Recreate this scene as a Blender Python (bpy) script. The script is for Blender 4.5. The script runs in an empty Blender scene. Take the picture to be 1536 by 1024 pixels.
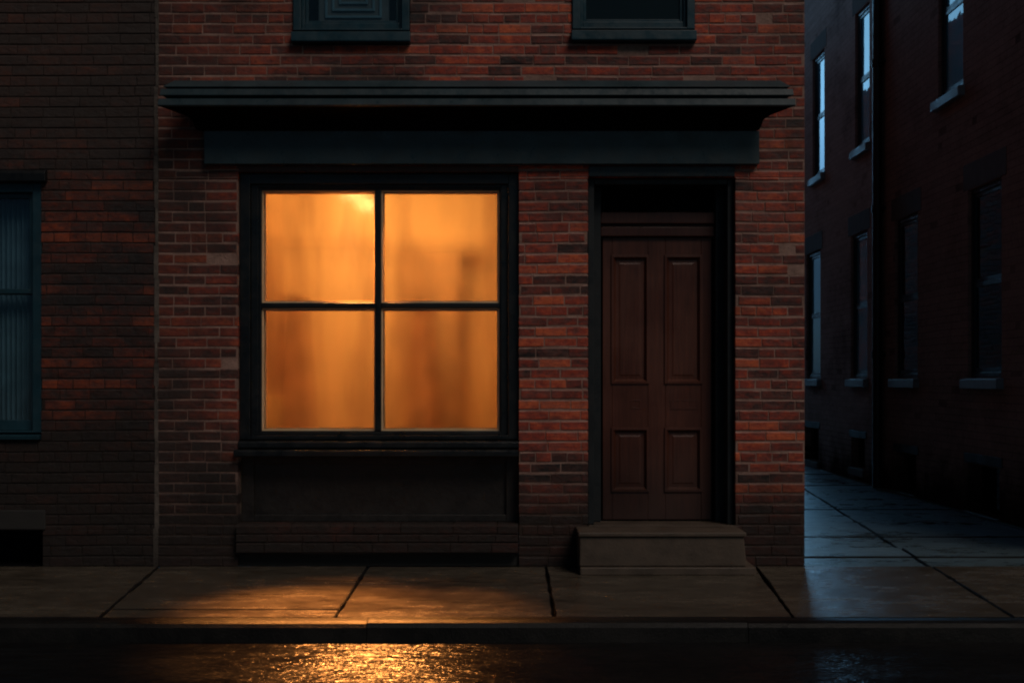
import bpy, math, random
from mathutils import Vector, noise

C = bpy.context.scene.collection
R = math.radians

# ------------------------------------------------------------------ materials
def mat(name):
    m = bpy.data.materials.new(name); m.use_nodes = True
    nt = m.node_tree; nt.nodes.clear()
    return m, nt
def nd(nt, t, **kw):
    n = nt.nodes.new(t)
    for k, v in kw.items():
        if k.startswith('i_'):
            n.inputs[k[2:].replace('_', ' ')].default_value = v
        else: setattr(n, k, v)
    return n
def ramp(nt, stops, fac):
    r = nt.nodes.new('ShaderNodeValToRGB'); e = r.color_ramp.elements
    while len(e) > 1: e.remove(e[-1])
    for i, (p, c) in enumerate(stops):
        el = e[0] if i == 0 else e.new(p)
        el.position = p; el.color = (c, c, c, 1) if isinstance(c, (int, float)) else (*c, 1)
    nt.links.new(fac, r.inputs[0]); return r.outputs[0]
def tex(nt, scale, detail=4, rough=.55, stretch=(1, 1, 1), off=(0, 0, 0)):
    g = nt.nodes.new('ShaderNodeNewGeometry'); mp = nt.nodes.new('ShaderNodeMapping')
    mp.inputs['Scale'].default_value = stretch; mp.inputs['Location'].default_value = off
    nt.links.new(g.outputs['Position'], mp.inputs[0])
    n = nd(nt, 'ShaderNodeTexNoise'); n.inputs['Scale'].default_value = scale
    n.inputs['Detail'].default_value = detail; n.inputs['Roughness'].default_value = rough
    nt.links.new(mp.outputs[0], n.inputs['Vector']); return n.outputs['Fac']
def mix(nt, f, a, b, mode='MIX'):
    n = nt.nodes.new('ShaderNodeMix'); n.data_type = 'RGBA'; n.blend_type = mode
    for s, v in ((n.inputs[0], f), (n.inputs[6], a), (n.inputs[7], b)):
        if hasattr(v, 'links') or isinstance(v, bpy.types.NodeSocket): nt.links.new(v, s)
        elif isinstance(v, (int, float)) : s.default_value = v if s == n.inputs[0] else (v, v, v, 1)
        else: s.default_value = (*v, 1)
    return n.outputs[2]
def math_(nt, op, a, b=0.0, clamp=False):
    n = nt.nodes.new('ShaderNodeMath'); n.operation = op; n.use_clamp = clamp
    for s, v in ((n.inputs[0], a), (n.inputs[1], b)):
        if isinstance(v, bpy.types.NodeSocket): nt.links.new(v, s)
        else: s.default_value = v
    return n.outputs[0]
def bump(nt, h, dist, strength=1.0):
    b = nt.nodes.new('ShaderNodeBump'); b.inputs['Strength'].default_value = strength
    b.inputs['Distance'].default_value = dist
    nt.links.new(h, b.inputs['Height']); return b.outputs[0]
def out(nt, sh):
    o = nt.nodes.new('ShaderNodeOutputMaterial'); nt.links.new(sh, o.inputs[0])
def bsdf(nt, col, rough, normal=None, spec=.5, **kw):
    p = nt.nodes.new('ShaderNodeBsdfPrincipled')
    for s, v in ((p.inputs['Base Color'], col), (p.inputs['Roughness'], rough)):
        if isinstance(v, bpy.types.NodeSocket): nt.links.new(v, s)
        else: s.default_value = (*v, 1) if not isinstance(v, (int, float)) else v
    p.inputs['Specular IOR Level'].default_value = spec
    if normal: nt.links.new(normal, p.inputs['Normal'])
    for k, v in kw.items(): p.inputs[k.replace('_', ' ')].default_value = v
    return p

def sepz(nt):
    g = nt.nodes.new('ShaderNodeNewGeometry'); s = nt.nodes.new('ShaderNodeSeparateXYZ')
    nt.links.new(g.outputs['Position'], s.inputs[0]); return s.outputs
def maprange(nt, v, a, b, c=0., d=1.):
    n = nt.nodes.new('ShaderNodeMapRange'); nt.links.new(v, n.inputs[0])
    for i, x in enumerate((a, b, c, d)): n.inputs[i+1].default_value = x
    n.interpolation_type = 'SMOOTHSTEP'; return n.outputs[0]

def brick_mat(name, stops, bmp=.007, dim_x=None, gz=None, spec=.35, grime=(.02, .018, .018), grime_lo=.45, grime_hi=.75, base_dim_top=.72, seed=0, haze=None, haze_amt=.6):
    m, nt = mat(name)
    a = nd(nt, 'ShaderNodeAttribute', attribute_name='bcol')
    sp = nt.nodes.new('ShaderNodeSeparateColor'); nt.links.new(a.outputs['Color'], sp.inputs[0])
    big = tex(nt, 1.5, 4, .65, (.55, .55, 3.4), (seed, 0, 3))
    r = math_(nt, 'ADD', math_(nt, 'MULTIPLY', sp.outputs[0], .52), math_(nt, 'MULTIPLY', big, .56))
    mott = tex(nt, 14, 5, .65, (1, 1, 1.5))
    r = math_(nt, 'ADD', r, math_(nt, 'MULTIPLY', math_(nt, 'SUBTRACT', mott, .5), .9), True)
    col = ramp(nt, stops, r)
    edge = math_(nt, 'MULTIPLY', sp.outputs[1], ramp(nt, [(.33, 0.), (.52, 1.)], tex(nt, 4, 5, .7, (1, 1, 3))))
    col = mix(nt, math_(nt, 'MULTIPLY', edge, EDGE), col, haze or (.44, .27, .22))  # mortar smear on the edges, stronger on top edges as a painted highlight
    # pale mortar smear / lime haze on the faces
    sm = ramp(nt, [(.46, 0.), (.62, 1.)], tex(nt, 6, 6, .72, (1, 1, 2.8), (seed, 7, 1)))
    sm = math_(nt, 'MULTIPLY', sm, .5)
    sm = math_(nt, 'ADD', sm, math_(nt, 'MULTIPLY', ramp(nt, [(.55, 0.), (.68, 1.)], tex(nt, 1.1, 5, .65, (1, 1, 1), (seed + 4, 1, 9))), .35), True)
    col = mix(nt, sm, col, haze or (.20, .085, .068))
    # soot patches, per brick and large
    so = ramp(nt, [(grime_lo, 0.), (grime_hi, 1.)], tex(nt, .75, 6, .7, (1, 1, 1.5), (seed * 1.7, 2, 0)))
    col = mix(nt, math_(nt, 'MULTIPLY', so, .88), col, grime)
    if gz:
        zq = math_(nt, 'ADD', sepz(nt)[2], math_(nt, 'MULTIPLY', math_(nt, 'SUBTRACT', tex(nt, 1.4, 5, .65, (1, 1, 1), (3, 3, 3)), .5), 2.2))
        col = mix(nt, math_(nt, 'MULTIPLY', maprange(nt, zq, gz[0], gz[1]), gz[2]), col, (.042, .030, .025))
    if dim_x:  # darker towards the left: weaker light there painted into the brick colour
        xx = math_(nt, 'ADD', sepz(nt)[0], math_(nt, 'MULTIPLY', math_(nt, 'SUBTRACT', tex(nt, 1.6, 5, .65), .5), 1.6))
        col = mix(nt, math_(nt, 'MULTIPLY', maprange(nt, xx, dim_x[1], dim_x[0]), dim_x[2]), col, (.035, .022, .018))
    spk = ramp(nt, [(.56, 0.), (.72, 1.)], tex(nt, 34, 4, .7))
    col = mix(nt, math_(nt, 'MULTIPLY', spk, .6), col, (.025, .018, .016))
    z = sepz(nt)[2]
    zz = math_(nt, 'ADD', z, math_(nt, 'MULTIPLY', math_(nt, 'SUBTRACT', tex(nt, 2.2, 4, .6), .5), .9))
    base_dim = maprange(nt, zz, base_dim_top + .25, base_dim_top - .4)  # wall base darkened: dirt, and the dimmer light low down put into the colour
    col = mix(nt, math_(nt, 'MULTIPLY', base_dim, .93), col, (.016, .012, .010))
    fine = tex(nt, 60, 6, .75)
    h = math_(nt, 'ADD', math_(nt, 'MULTIPLY', fine, .5), mott)
    rough = maprange(nt, mott, .3, .7, .5, .85)
    p = bsdf(nt, col, rough if spec > .1 else .98, bump(nt, h, bmp, .9), spec)
    out(nt, p.outputs[0]); return m

def mortar_mat(name, c1, c2, base_dim_top=.6, seed=0, spec=.2, bmp=.012, sootlo=.45, soothi=.7):
    m, nt = mat(name)
    n = tex(nt, 5, 6, .7, (1, 1, 1), (seed, 0, 0))
    col = ramp(nt, [(.3, c1), (.7, c2)], n)
    so = ramp(nt, [(sootlo, 0.), (soothi, 1.)], tex(nt, .75, 6, .7, (1, 1, 1.5), (seed * 1.7, 2, 0)))
    col = mix(nt, math_(nt, 'MULTIPLY', so, .8), col, (.03, .027, .027))
    z = sepz(nt)[2]
    base_dim = maprange(nt, z, base_dim_top + .25, base_dim_top - .4)  # same base darkening in the mortar, dirt and painted low light together
    col = mix(nt, math_(nt, 'MULTIPLY', base_dim, .92), col, (.016, .013, .011))
    p = bsdf(nt, col, .9, bump(nt, tex(nt, 45, 6, .8), bmp, 1), spec)
    out(nt, p.outputs[0]); return m

def paint_mat(name, c, rough=.38, var=.35, coat=0., bumpd=.002, wear=None):
    m, nt = mat(name)
    n = tex(nt, 3.5, 6, .65, (1, 1, 1))
    v = ramp(nt, [(.25, tuple(x * (1 - var) for x in c)), (.75, tuple(min(1, x * (1 + var)) for x in c))], n)
    if wear:
        w = ramp(nt, [(.62, 0.), (.74, 1.)], tex(nt, 22, 6, .75))
        v = mix(nt, math_(nt, 'MULTIPLY', w, .5), v, wear)
    rr = maprange(nt, tex(nt, 9, 5, .7), .25, .75, max(.05, rough - .13), rough + .18)
    p = bsdf(nt, v, rr, bump(nt, tex(nt, 28, 5, .6), bumpd, .7), .5)
    out(nt, p.outputs[0]); return m

def wood_mat(name, c, rough=.42):
    m, nt = mat(name)
    g = tex(nt, 6, 7, .7, (9, 9, .5))
    big = tex(nt, 1.6, 4, .6)
    f = math_(nt, 'ADD', math_(nt, 'MULTIPLY', g, .6), math_(nt, 'MULTIPLY', big, .4))
    col = ramp(nt, [(.3, tuple(x * .5 for x in c)), (.5, c), (.72, tuple(x * 1.55 for x in c))], f)
    z = sepz(nt)[2]
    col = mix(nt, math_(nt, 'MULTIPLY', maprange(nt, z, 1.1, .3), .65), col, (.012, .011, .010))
    p = bsdf(nt, col, maprange(nt, big, .3, .7, rough - .08, rough + .2), bump(nt, g, .002, .8), .45)
    out(nt, p.outputs[0]); return m

def plain(name, c, rough=.8, spec=.3, metal=0.):
    m, nt = mat(name)
    n = tex(nt, 6, 4)
    v = ramp(nt, [(.3, tuple(x * .75 for x in c)), (.7, tuple(x * 1.2 for x in c))], n)
    p = bsdf(nt, v, rough, bump(nt, tex(nt, 30, 4), .002, .5), spec, Metallic=metal)
    out(nt, p.outputs[0]); return m

def schlick(nt, base=.04):
    lw = nt.nodes.new('ShaderNodeLayerWeight'); lw.inputs['Blend'].default_value = .5
    return math_(nt, 'ADD', math_(nt, 'MULTIPLY', math_(nt, 'POWER', lw.outputs['Facing'], 5.0), .92), base, True)
def glass_mat(name, tint=(.85, .92, .95), opaque=.0, dark=(.004, .008, .01), rough=.02):
    m, nt = mat(name)
    gl = nd(nt, 'ShaderNodeBsdfGlossy'); gl.inputs['Roughness'].default_value = rough
    nt.links.new(bump(nt, tex(nt, 2.5, 2), .004, .5), gl.inputs['Normal'])
    tr = nd(nt, 'ShaderNodeBsdfTransparent'); tr.inputs[0].default_value = (*tint, 1)
    df = nd(nt, 'ShaderNodeBsdfDiffuse'); df.inputs[0].default_value = (*dark, 1)
    m1 = nd(nt, 'ShaderNodeMixShader'); m1.inputs[0].default_value = opaque
    nt.links.new(tr.outputs[0], m1.inputs[1]); nt.links.new(df.outputs[0], m1.inputs[2])
    m2 = nd(nt, 'ShaderNodeMixShader')
    nt.links.new(schlick(nt, .06), m2.inputs[0])
    nt.links.new(m1.outputs[0], m2.inputs[1]); nt.links.new(gl.outputs[0], m2.inputs[2])
    out(nt, m2.outputs[0]); return m

def emit(name, c, s):
    m, nt = mat(name)
    e = nd(nt, 'ShaderNodeEmission'); e.inputs[0].default_value = (*c, 1); e.inputs[1].default_value = s
    out(nt, e.outputs[0]); return m

# fogged shop glass: part scatters, part blurs, a little clear
def fogged():
    m, nt = mat('fogged_glass')
    cond = tex(nt, 2.2, 5, .6, (2.2, 1, .55), (3, 0, 2))
    tl = nd(nt, 'ShaderNodeBsdfTranslucent'); tl.inputs[0].default_value = (.86, .80, .70, 1)
    df = nd(nt, 'ShaderNodeBsdfRefraction'); df.inputs['IOR'].default_value = 1.45
    df.inputs['Roughness'].default_value = .24; df.inputs[0].default_value = (1, .97, .93, 1)
    tr = nd(nt, 'ShaderNodeBsdfTransparent'); tr.inputs[0].default_value = (.95, .9, .85, 1)
    stk = math_(nt, 'ADD', math_(nt, 'MULTIPLY', tex(nt, 2.0, 2, .45, (1.5, 1, .40), (7, 0, 5)), .85), math_(nt, 'MULTIPLY', tex(nt, 6, 4, .55, (1.5, 1, .4), (2, 0, 1)), .15))
    fc = ramp(nt, [(.34, (.84, .79, .76)), (.47, (.95, .92, .89)), (.60, (1, .97, .93))], stk)
    nt.links.new(fc, df.inputs[0]); nt.links.new(fc, tr.inputs[0])
    m1 = nd(nt, 'ShaderNodeMixShader'); nt.links.new(maprange(nt, cond, .35, .7, .0, .001), m1.inputs[0])
    nt.links.new(df.outputs[0], m1.inputs[1]); nt.links.new(tl.outputs[0], m1.inputs[2])
    m2 = nd(nt, 'ShaderNodeMixShader'); m2.inputs[0].default_value = CLEAR
    nt.links.new(m1.outputs[0], m2.inputs[1]); nt.links.new(tr.outputs[0], m2.inputs[2])
    gl = nd(nt, 'ShaderNodeBsdfGlossy'); gl.inputs['Roughness'].default_value = .08
    m3 = nd(nt, 'ShaderNodeMixShader'); nt.links.new(schlick(nt), m3.inputs[0])
    nt.links.new(m2.outputs[0], m3.inputs[1]); nt.links.new(gl.outputs[0], m3.inputs[2])
    out(nt, m3.outputs[0]); return m

def plaster(name, c):
    m, nt = mat(name)
    st = tex(nt, 1.7, 5, .6, (2.0, 1, .5), (1.2, 0, .4))
    bl = tex(nt, 3.0, 3, .5)
    f = math_(nt, 'ADD', math_(nt, 'MULTIPLY', st, .7), math_(nt, 'MULTIPLY', bl, .3))
    col = ramp(nt, [(.36, tuple(x * .74 for x in c)), (.5, tuple(x * .9 for x in c)), (.6, c)], f)
    p = bsdf(nt, col, .8, None, .2); out(nt, p.outputs[0]); return m

def wet_mat(name, c1, c2, r0, r1, gscale, gdist, wave=.02, spec=.5, low=(.35, .65), fine_str=.6, st=1.):
    """wet paving: dark base, glossy film, uneven"""
    m, nt = mat(name)
    big = tex(nt, .8, 5, .65, (1, 2.5, 1))
    med = tex(nt, 5, 6, .7, (1, 2, 1))
    f = math_(nt, 'ADD', math_(nt, 'MULTIPLY', big, .5), math_(nt, 'MULTIPLY', med, .5))
    col = ramp(nt, [(.35, c1), (.65, c2)], f)
    rr = maprange(nt, f, low[0], low[1], r0, r1)
    gr = tex(nt, gscale, 6 if st == 1. else 3, .7, (st, 1, 1))
    med2 = tex(nt, 5, 4, .6, (.9 * st, 2.2, 1), (9, 3, 0))
    h = math_(nt, 'ADD', math_(nt, 'MULTIPLY', gr, 1.), math_(nt, 'MULTIPLY', med2, wave / gdist))
    p = bsdf(nt, col, rr, bump(nt, h, gdist, fine_str), spec)
    out(nt, p.outputs[0]); return m

EDGE = .85
CLEAR = .30
SPOT = 38000
ROOM = 30
BR_MAIN = [(.24, (.018, .012, .012)), (.38, (.10, .030, .024)), (.50, (.22, .040, .027)),
           (.64, (.42, .060, .030)), (.82, (.66, .135, .052))]
BR_LEFT = [(.2, (.012, .007, .006)), (.42, (.050, .016, .011)), (.62, (.15, .027, .014)), (.84, (.34, .062, .02))]  # left house: soot plus the leftward fall of light, both in the tones
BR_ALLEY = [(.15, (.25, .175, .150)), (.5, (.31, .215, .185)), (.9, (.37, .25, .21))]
BR_ALLEY_LIT = [(.15, (.36, .27, .24)), (.5, (.44, .33, .295)), (.9, (.50, .37, .33))]  # far stretch of the same wall: light from behind painted into the brick
M = dict(
    brick=brick_mat('weathered_red_brick', BR_MAIN, seed=1.3, grime_lo=.47, grime_hi=.63, dim_x=(-2.7, -1.2, .75), bmp=.010),
    mortar=mortar_mat('sandy_mortar', (.20, .12, .095), (.46, .29, .235), seed=1.3, sootlo=.52, soothi=.72),
    lbrick=brick_mat('sooty_brick', BR_LEFT, grime_lo=.40, grime_hi=.56, base_dim_top=1.2, seed=4.1, gz=(2.1, 3.6, .8), bmp=.011, haze=(.07, .05, .045)),
    lmortar=mortar_mat('sooty_mortar', (.025, .018, .015), (.05, .032, .026), base_dim_top=1.0, seed=4.1, sootlo=.42, soothi=.6),
    abrick=brick_mat('alley_brown_brick', BR_ALLEY, grime_lo=.5, grime_hi=.8, base_dim_top=.45, seed=9, grime=(.16, .115, .10), haze=(.33, .24, .205), bmp=.0003, spec=.0),
    amortar=mortar_mat('alley_mortar', (.20, .14, .12), (.26, .18, .155), base_dim_top=.45, seed=9, spec=0., bmp=.001),
    fbrick=brick_mat('alley_backlit_brick', BR_ALLEY_LIT, grime_lo=.5, grime_hi=.85, base_dim_top=.35, seed=12, haze=(.42, .32, .29), bmp=.0003, spec=.0),
    fmortar=mortar_mat('alley_backlit_mortar', (.32, .24, .21), (.40, .30, .27), base_dim_top=.6, seed=12, spec=0., bmp=.001),
    seam=mortar_mat('pale_mortar_bead', (.05, .044, .04), (.20, .165, .14), seed=5, base_dim_top=.2),
    teal=paint_mat('blue_black_paint', (.030, .050, .058), .36, wear=(.05, .06, .06)),
    black=paint_mat('black_gloss_paint', (.010, .013, .015), .33),
    frame=paint_mat('shop_frame_paint', (.006, .0075, .0085), .36),
    frame2=paint_mat('door_frame_paint', (.007, .010, .012), .55),
    blue=paint_mat('dark_blue_paint', (.012, .042, .058), .38, wear=(.05, .09, .10)),
    riser=paint_mat('worn_dark_panel', (.013, .0105, .009), .5, .7, bumpd=.004, wear=(.06, .035, .02)),
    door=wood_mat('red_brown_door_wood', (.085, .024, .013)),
    doorframe=wood_mat('brown_frame_wood', (.06, .017, .011)),
    lintel=wood_mat('lintel_wood', (.06, .022, .012)),
    step=wet_mat('wet_step_stone', (.04, .03, .022), (.11, .078, .055), .35, .75, 60, .004, .01),
    stone=wet_mat('alley_stone', (.13, .18, .20), (.28, .36, .39), .35, .7, 40, .003, .005),
    lstone=wet_mat('dull_stone', (.010, .0095, .009), (.024, .022, .02), .6, .9, 40, .003, .005),
    astone=wet_mat('alley_lintel_stone', (.10, .085, .075), (.17, .145, .13), .8, .95, 40, .003, .005, spec=.05),
    iron=paint_mat('cast_iron', (.006, .007, .008), .4),
    void=plain('shade_black', (.006, .006, .007), .95, .0),
    glass=glass_mat('window_glass'),
    dglass=glass_mat('dark_window_glass', opaque=.92),
    aglass=glass_mat('alley_window_glass', opaque=.95, dark=(.08, .32, .45)),
    fog=fogged(),
    plaster=plaster('warm_plaster', (.82, .56, .29)),
    ceil=plain('ceiling_paint', (.75, .62, .45), .8),
    floorb=plain('interior_floor', (.20, .10, .05), .6),
    bead=plain('pale_bead', (.85, .60, .35), .4),
    cab=plain('cabinet_wood', (.52, .31, .15), .6),
    cloth=plain('dark_cloth', (.46, .26, .12), .95),
    curtain=plain('grey_blue_curtain', (.10, .17, .20), .9),
    blind=plain('grey_blind', (.09, .10, .10), .85),
    bulb=emit('bulb_glow', (1, .58, .20), 9),
    disc=emit('ceiling_disc_glow', (1, .58, .22), 26),
    brass=plain('dull_brass', (.25, .16, .06), .35, .5, 1.),
    walk=wet_mat('wet_sidewalk', (.042, .034, .025), (.125, .102, .075), .12, .32, 90, .0035, .020, spec=.75),
    alleyf=wet_mat('wet_alley_paving', (.035, .055, .065), (.11, .16, .18), .20, .5, 70, .004, .02, spec=.6),
    kerb=wet_mat('wet_kerb_granite', (.004, .004, .004), (.016, .015, .014), .30, .6, 80, .006, .01, spec=.18),
    road=wet_mat('wet_asphalt', (.004, .004, .005), (.012, .012, .012), .14, .26, 22, .016, .045, spec=.20, fine_str=1, st=.35, low=(.4, .6)),
    ground=plain('far_ground', (.04, .04, .04), .8),
    groove=plain('joint_dirt', (.006, .005, .005), .9, .2),
    roof=plain('roof_felt', (.03, .03, .032), .9),
)

# ------------------------------------------------------------------ mesh helpers
def wloc(p):
    v = Vector((0, 0, 0))
    while p is not None: v += p.location; p = p.parent
    return v
class MB:
    def __init__(s): s.v = []; s.f = []; s.mi = []; s.col = []
    def poly(s, pts, mi=0, col=(.5, 0, .5)):
        b = len(s.v); s.v += [tuple(p) for p in pts]; s.f.append(tuple(range(b, b + len(pts)))); s.mi.append(mi); s.col.append(col)
    def mesh(s, vs, fs, mi=0, col=(.5, 0, .5)):
        b = len(s.v); s.v += [tuple(p) for p in vs]
        for f in fs: s.f.append(tuple(b + i for i in f)); s.mi.append(mi); s.col.append(col)
    def box(s, x0, x1, y0, y1, z0, z1, mi=0):
        if x0 > x1: x0, x1 = x1, x0
        if y0 > y1: y0, y1 = y1, y0
        if z0 > z1: z0, z1 = z1, z0
        vs = [(x, y, z) for x in (x0, x1) for y in (y0, y1) for z in (z0, z1)]
        s.mesh(vs, [(0, 1, 3, 2), (4, 6, 7, 5), (0, 4, 5, 1), (2, 3, 7, 6), (0, 2, 6, 4), (1, 5, 7, 3)], mi)
        return s
    def extrude_x(s, prof, x0, x1, dx=None, mi=0):
        """profile of (y,z) points extruded along x; dx(i) widens each point"""
        n = len(prof); dx = dx or [0] * n
        vs = [(x0 - dx[i], p[0], p[1]) for i, p in enumerate(prof)] + [(x1 + dx[i], p[0], p[1]) for i, p in enumerate(prof)]
        fs = [(i, (i + 1) % n, n + (i + 1) % n, n + i) for i in range(n)]
        fs += [tuple(range(n))[::-1], tuple(range(n, 2 * n))]
        s.mesh(vs, fs, mi)
    def tube(s, pts, rad, n=12, mi=0):
        rings = []
        for i, p in enumerate(pts):
            p = Vector(p); a = Vector(pts[max(i - 1, 0)]); b = Vector(pts[min(i + 1, len(pts) - 1)])
            t = (b - a).normalized(); u = t.orthogonal().normalized(); w = t.cross(u)
            r = rad[i] if isinstance(rad, (list, tuple)) else rad
            rings.append([p + (u * math.cos(k * 2 * math.pi / n) + w * math.sin(k * 2 * math.pi / n)) * r for k in range(n)])
        vs = [q for r in rings for q in r]; fs = []
        for i in range(len(rings) - 1):
            for k in range(n): fs.append((i * n + k, i * n + (k + 1) % n, (i + 1) * n + (k + 1) % n, (i + 1) * n + k))
        fs += [tuple(range(n))[::-1], tuple(range((len(rings) - 1) * n, len(rings) * n))]
        s.mesh(vs, fs, mi)
    def build(s, name, mats, parent=None, bevel=0, smooth=False):
        if not isinstance(mats, (list, tuple)): mats = [mats]
        o0 = wloc(parent)
        me = bpy.data.meshes.new(name)
        me.from_pydata([tuple(Vector(v) - o0) for v in s.v], [], s.f)
        for m in mats: me.materials.append(m)
        me.polygons.foreach_set('material_index', s.mi)
        at = me.attributes.new('bcol', 'FLOAT_COLOR', 'CORNER'); dat = []
        for f, c in zip(s.f, s.col): dat += [c[0], c[1], c[2], 1] * len(f)
        at.data.foreach_set('color', dat)
        if smooth: me.polygons.foreach_set('use_smooth', [True] * len(s.f))
        me.update(); me.validate()
        o = bpy.data.objects.new(name, me); C.objects.link(o); o.parent = parent
        if bevel:
            b = o.modifiers.new('bevel', 'BEVEL'); b.width = bevel; b.segments = 2; b.limit_method = 'ANGLE'; b.angle_limit = R(40)
        return o
def box(name, m, parent, *b, bevel=.003):
    return MB().box(*b).build(name, m, parent, bevel)
def tag(o, label=None, cat=None, group=None, kind=None):
    if label: o['label'] = label
    if cat: o['category'] = cat
    if group: o['group'] = group
    if kind: o['kind'] = kind
    return o
def thing(name, label, cat, loc=(0, 0, 0), group=None):
    o = bpy.data.objects.new(name, None); C.objects.link(o); o.location = loc
    o.empty_display_size = .2
    return tag(o, label, cat, group)

# ------------------------------------------------------------------ brick walls
def brick_wall(name, mats, parent, P, u0, u1, z0, z1, ops, n, seed, course=.0745, avg=.225, gap=.011, proud=.0045, reveal=.3, bdepth=.10, wav=.0032, jit=1., extra=None):
    """P(u, w, z): point at u along, w outward; ops = openings (u0,u1,z0,z1)"""
    rnd = random.Random(seed); mb = MB()
    us = sorted({u0, u1, *[q for o in ops for q in (o[0] - .004, o[1] + .004) if u0 < q < u1]})
    zs = sorted({z0, z1, *[q for o in ops for q in (o[2] - (.004 if o[2] > z0 else 0), o[3] + .004) if z0 < q < z1]})
    def inside(u, z): return any(o[0] - .005 < u < o[1] + .005 and o[2] - .005 < z < o[3] + .005 for o in ops)
    w = -proud
    fl = P(1, 0, 0) - P(0, 0, 0)
    for i in range(len(us) - 1):
        for j in range(len(zs) - 1):
            uc, zc = (us[i] + us[i + 1]) / 2, (zs[j] + zs[j + 1]) / 2
            a, b, c, d = us[i], us[i + 1], zs[j], zs[j + 1]
            if not inside(uc, zc):
                mb.poly([P(a, w, c), P(b, w, c), P(b, w, d), P(a, w, d)], 1)
            else:
                if i > 0 and not inside((us[i - 1] + a) / 2, zc): mb.poly([P(a, w, c), P(a, w, d), P(a, w - reveal, d), P(a, w - reveal, c)], 1)
                if i < len(us) - 2 and not inside((us[i + 2] + b) / 2, zc): mb.poly([P(b, w, c), P(b, w - reveal, c), P(b, w - reveal, d), P(b, w, d)], 1)
                if j > 0 and not inside(uc, (zs[j - 1] + c) / 2): mb.poly([P(a, w, c), P(a, w - reveal, c), P(b, w - reveal, c), P(b, w, c)], 1)
                if j < len(zs) - 2 and not inside(uc, (zs[j + 2] + d) / 2): mb.poly([P(a, w, d), P(b, w, d), P(b, w - reveal, d), P(a, w - reveal, d)], 1)
    def wz(u, z):
        return z + wav * 2 * noise.noise(Vector((u * 1.3 + seed, z * .7, seed))) + wav * .5 * noise.noise(Vector((u * 9 + seed, z * 6, seed)))
    k = 0; z = z0
    while z < z1 - .01:
        za, zb = z, min(z + course, z1)
        cuts = sorted({za, zb, *[q for o in ops for q in (o[2], o[3]) if za + .012 < q < zb - .012]})
        joints = [u0]; u = u0 + (avg / 2 if k % 2 else 0) + rnd.uniform(-.02, .02)
        if u > u0 + .03: joints.append(u)
        header = (k % 7 == 3)
        u = joints[-1]
        while u < u1:
            L = avg * .5 if (header or rnd.random() < .10) else avg * rnd.uniform(.94, 1.06)
            u += L; joints.append(min(u, u1))
        rowv = rnd.gauss(0, .10)
        cols = [(min(1, max(0, .5 + rowv + .60 * noise.noise(Vector((q_ * 1.1, k * 5.37, seed))) + rnd.uniform(-.30, .30))), 0, rnd.random()) for q_ in joints]
        for b in range(len(cuts) - 1):
            ca, cb = cuts[b], cuts[b + 1]
            A = ca + (gap / 2 if ca == za else 0) + 0.0; B = cb - (gap / 2 if cb == zb else 0)
            ivs = [(u0, u1)]
            for o in ops:
                if o[2] < (ca + cb) / 2 < o[3]:
                    nv = []
                    for p, q in ivs:
                        if o[1] <= p or o[0] >= q: nv.append((p, q))
                        else:
                            if o[0] > p: nv.append((p, o[0]))
                            if o[1] < q: nv.append((o[1], q))
                    ivs = nv
            for ji in range(len(joints) - 1):
                for p, q in ivs:
                    s, e = max(joints[ji], p), min(joints[ji + 1], q)
                    s += gap / 2 * rnd.uniform(.2, .8) if s > p + 1e-6 else 0
                    e -= gap / 2 * rnd.uniform(.2, .8) if e < q - 1e-6 else 0
                    if e - s < .022: continue
                    off = (rnd.uniform(-.0022, .0022) + (.0 if rnd.random() > .04 else -.004)) * jit
                    j = lambda a=.0016: rnd.uniform(-a, a)
                    ch = rnd.uniform(.0035, .0075) * (.12 + .88 * jit); sgn = 1
                    es = 0 if (s == p) else 1; ee = 0 if (e == q) else 1
                    cs_ = ch * .45; cu_ = ch * 1.35
                    f4 = [(s + cs_ + j() * es, A + ch * .7 + j()), (e - cs_ + j() * ee, A + ch * .7 + j()), (e - cs_ + j() * ee, B - cu_ + j()), (s + cs_ + j() * es, B - cu_ + j())]
                    o4 = [(s, A + j(.0008)), (e, A + j(.0008)), (e, B + j(.0008)), (s, B + j(.0008))]
                    chs = ch * .45
                    vs = [P(x, off, wz(x, y)) for x, y in f4] + [P(x, off - ch * .8, wz(x, y)) for x, y in o4] + [P(x, -bdepth, wz(x, y)) for x, y in o4]
                    fs = [(0, 1, 2, 3)] + [(i, 4 + i, 4 + (i + 1) % 4, (i + 1) % 4) for i in range(4)] + [(4 + i, 8 + i, 8 + (i + 1) % 4, 4 + (i + 1) % 4) for i in range(4)]
                    c0 = cols[ji]; cm = (c0[0], rnd.uniform(0, .5), c0[2]); ct = (c0[0], rnd.uniform(.7, 1.), c0[2])  # ct: pale top lip, a highlight from above put into the colour
                    mb.mesh(vs, fs[:1], 0, c0)
                    nb = len(mb.v) - 12
                    for fi_, ff in enumerate(fs[1:]): mb.f.append(tuple(nb + q_ for q_ in ff)); mb.mi.append(0); mb.col.append(ct if fi_ == 2 else (cm if fi_ < 4 else c0))
        z += course; k += 1
    if extra: extra(mb)
    return mb.build(name, mats, parent)
PF = lambda u, w, z: Vector((u, -w, z))                    # wall facing the street
PM = lambda u, w, z: Vector((4.6 - w, u, z))               # wall facing the alley
PS = lambda u, w, z: Vector((2.09 + w, u, z))              # main building's alley side

# ------------------------------------------------------------------ setting
def sheet(name, m, x0, x1, y0, y1, z, kind='structure'):
    o = MB(); o.poly([(x0, y0, z), (x1, y0, z), (x1, y1, z), (x0, y1, z)])
    return tag(o.build(name, m), kind=kind)
sheet('ground', M['ground'], -400, 400, -400, 400, -.125)
sheet('road', M['road'], -60, 60, -10.5, -1.97, -.105)

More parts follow.
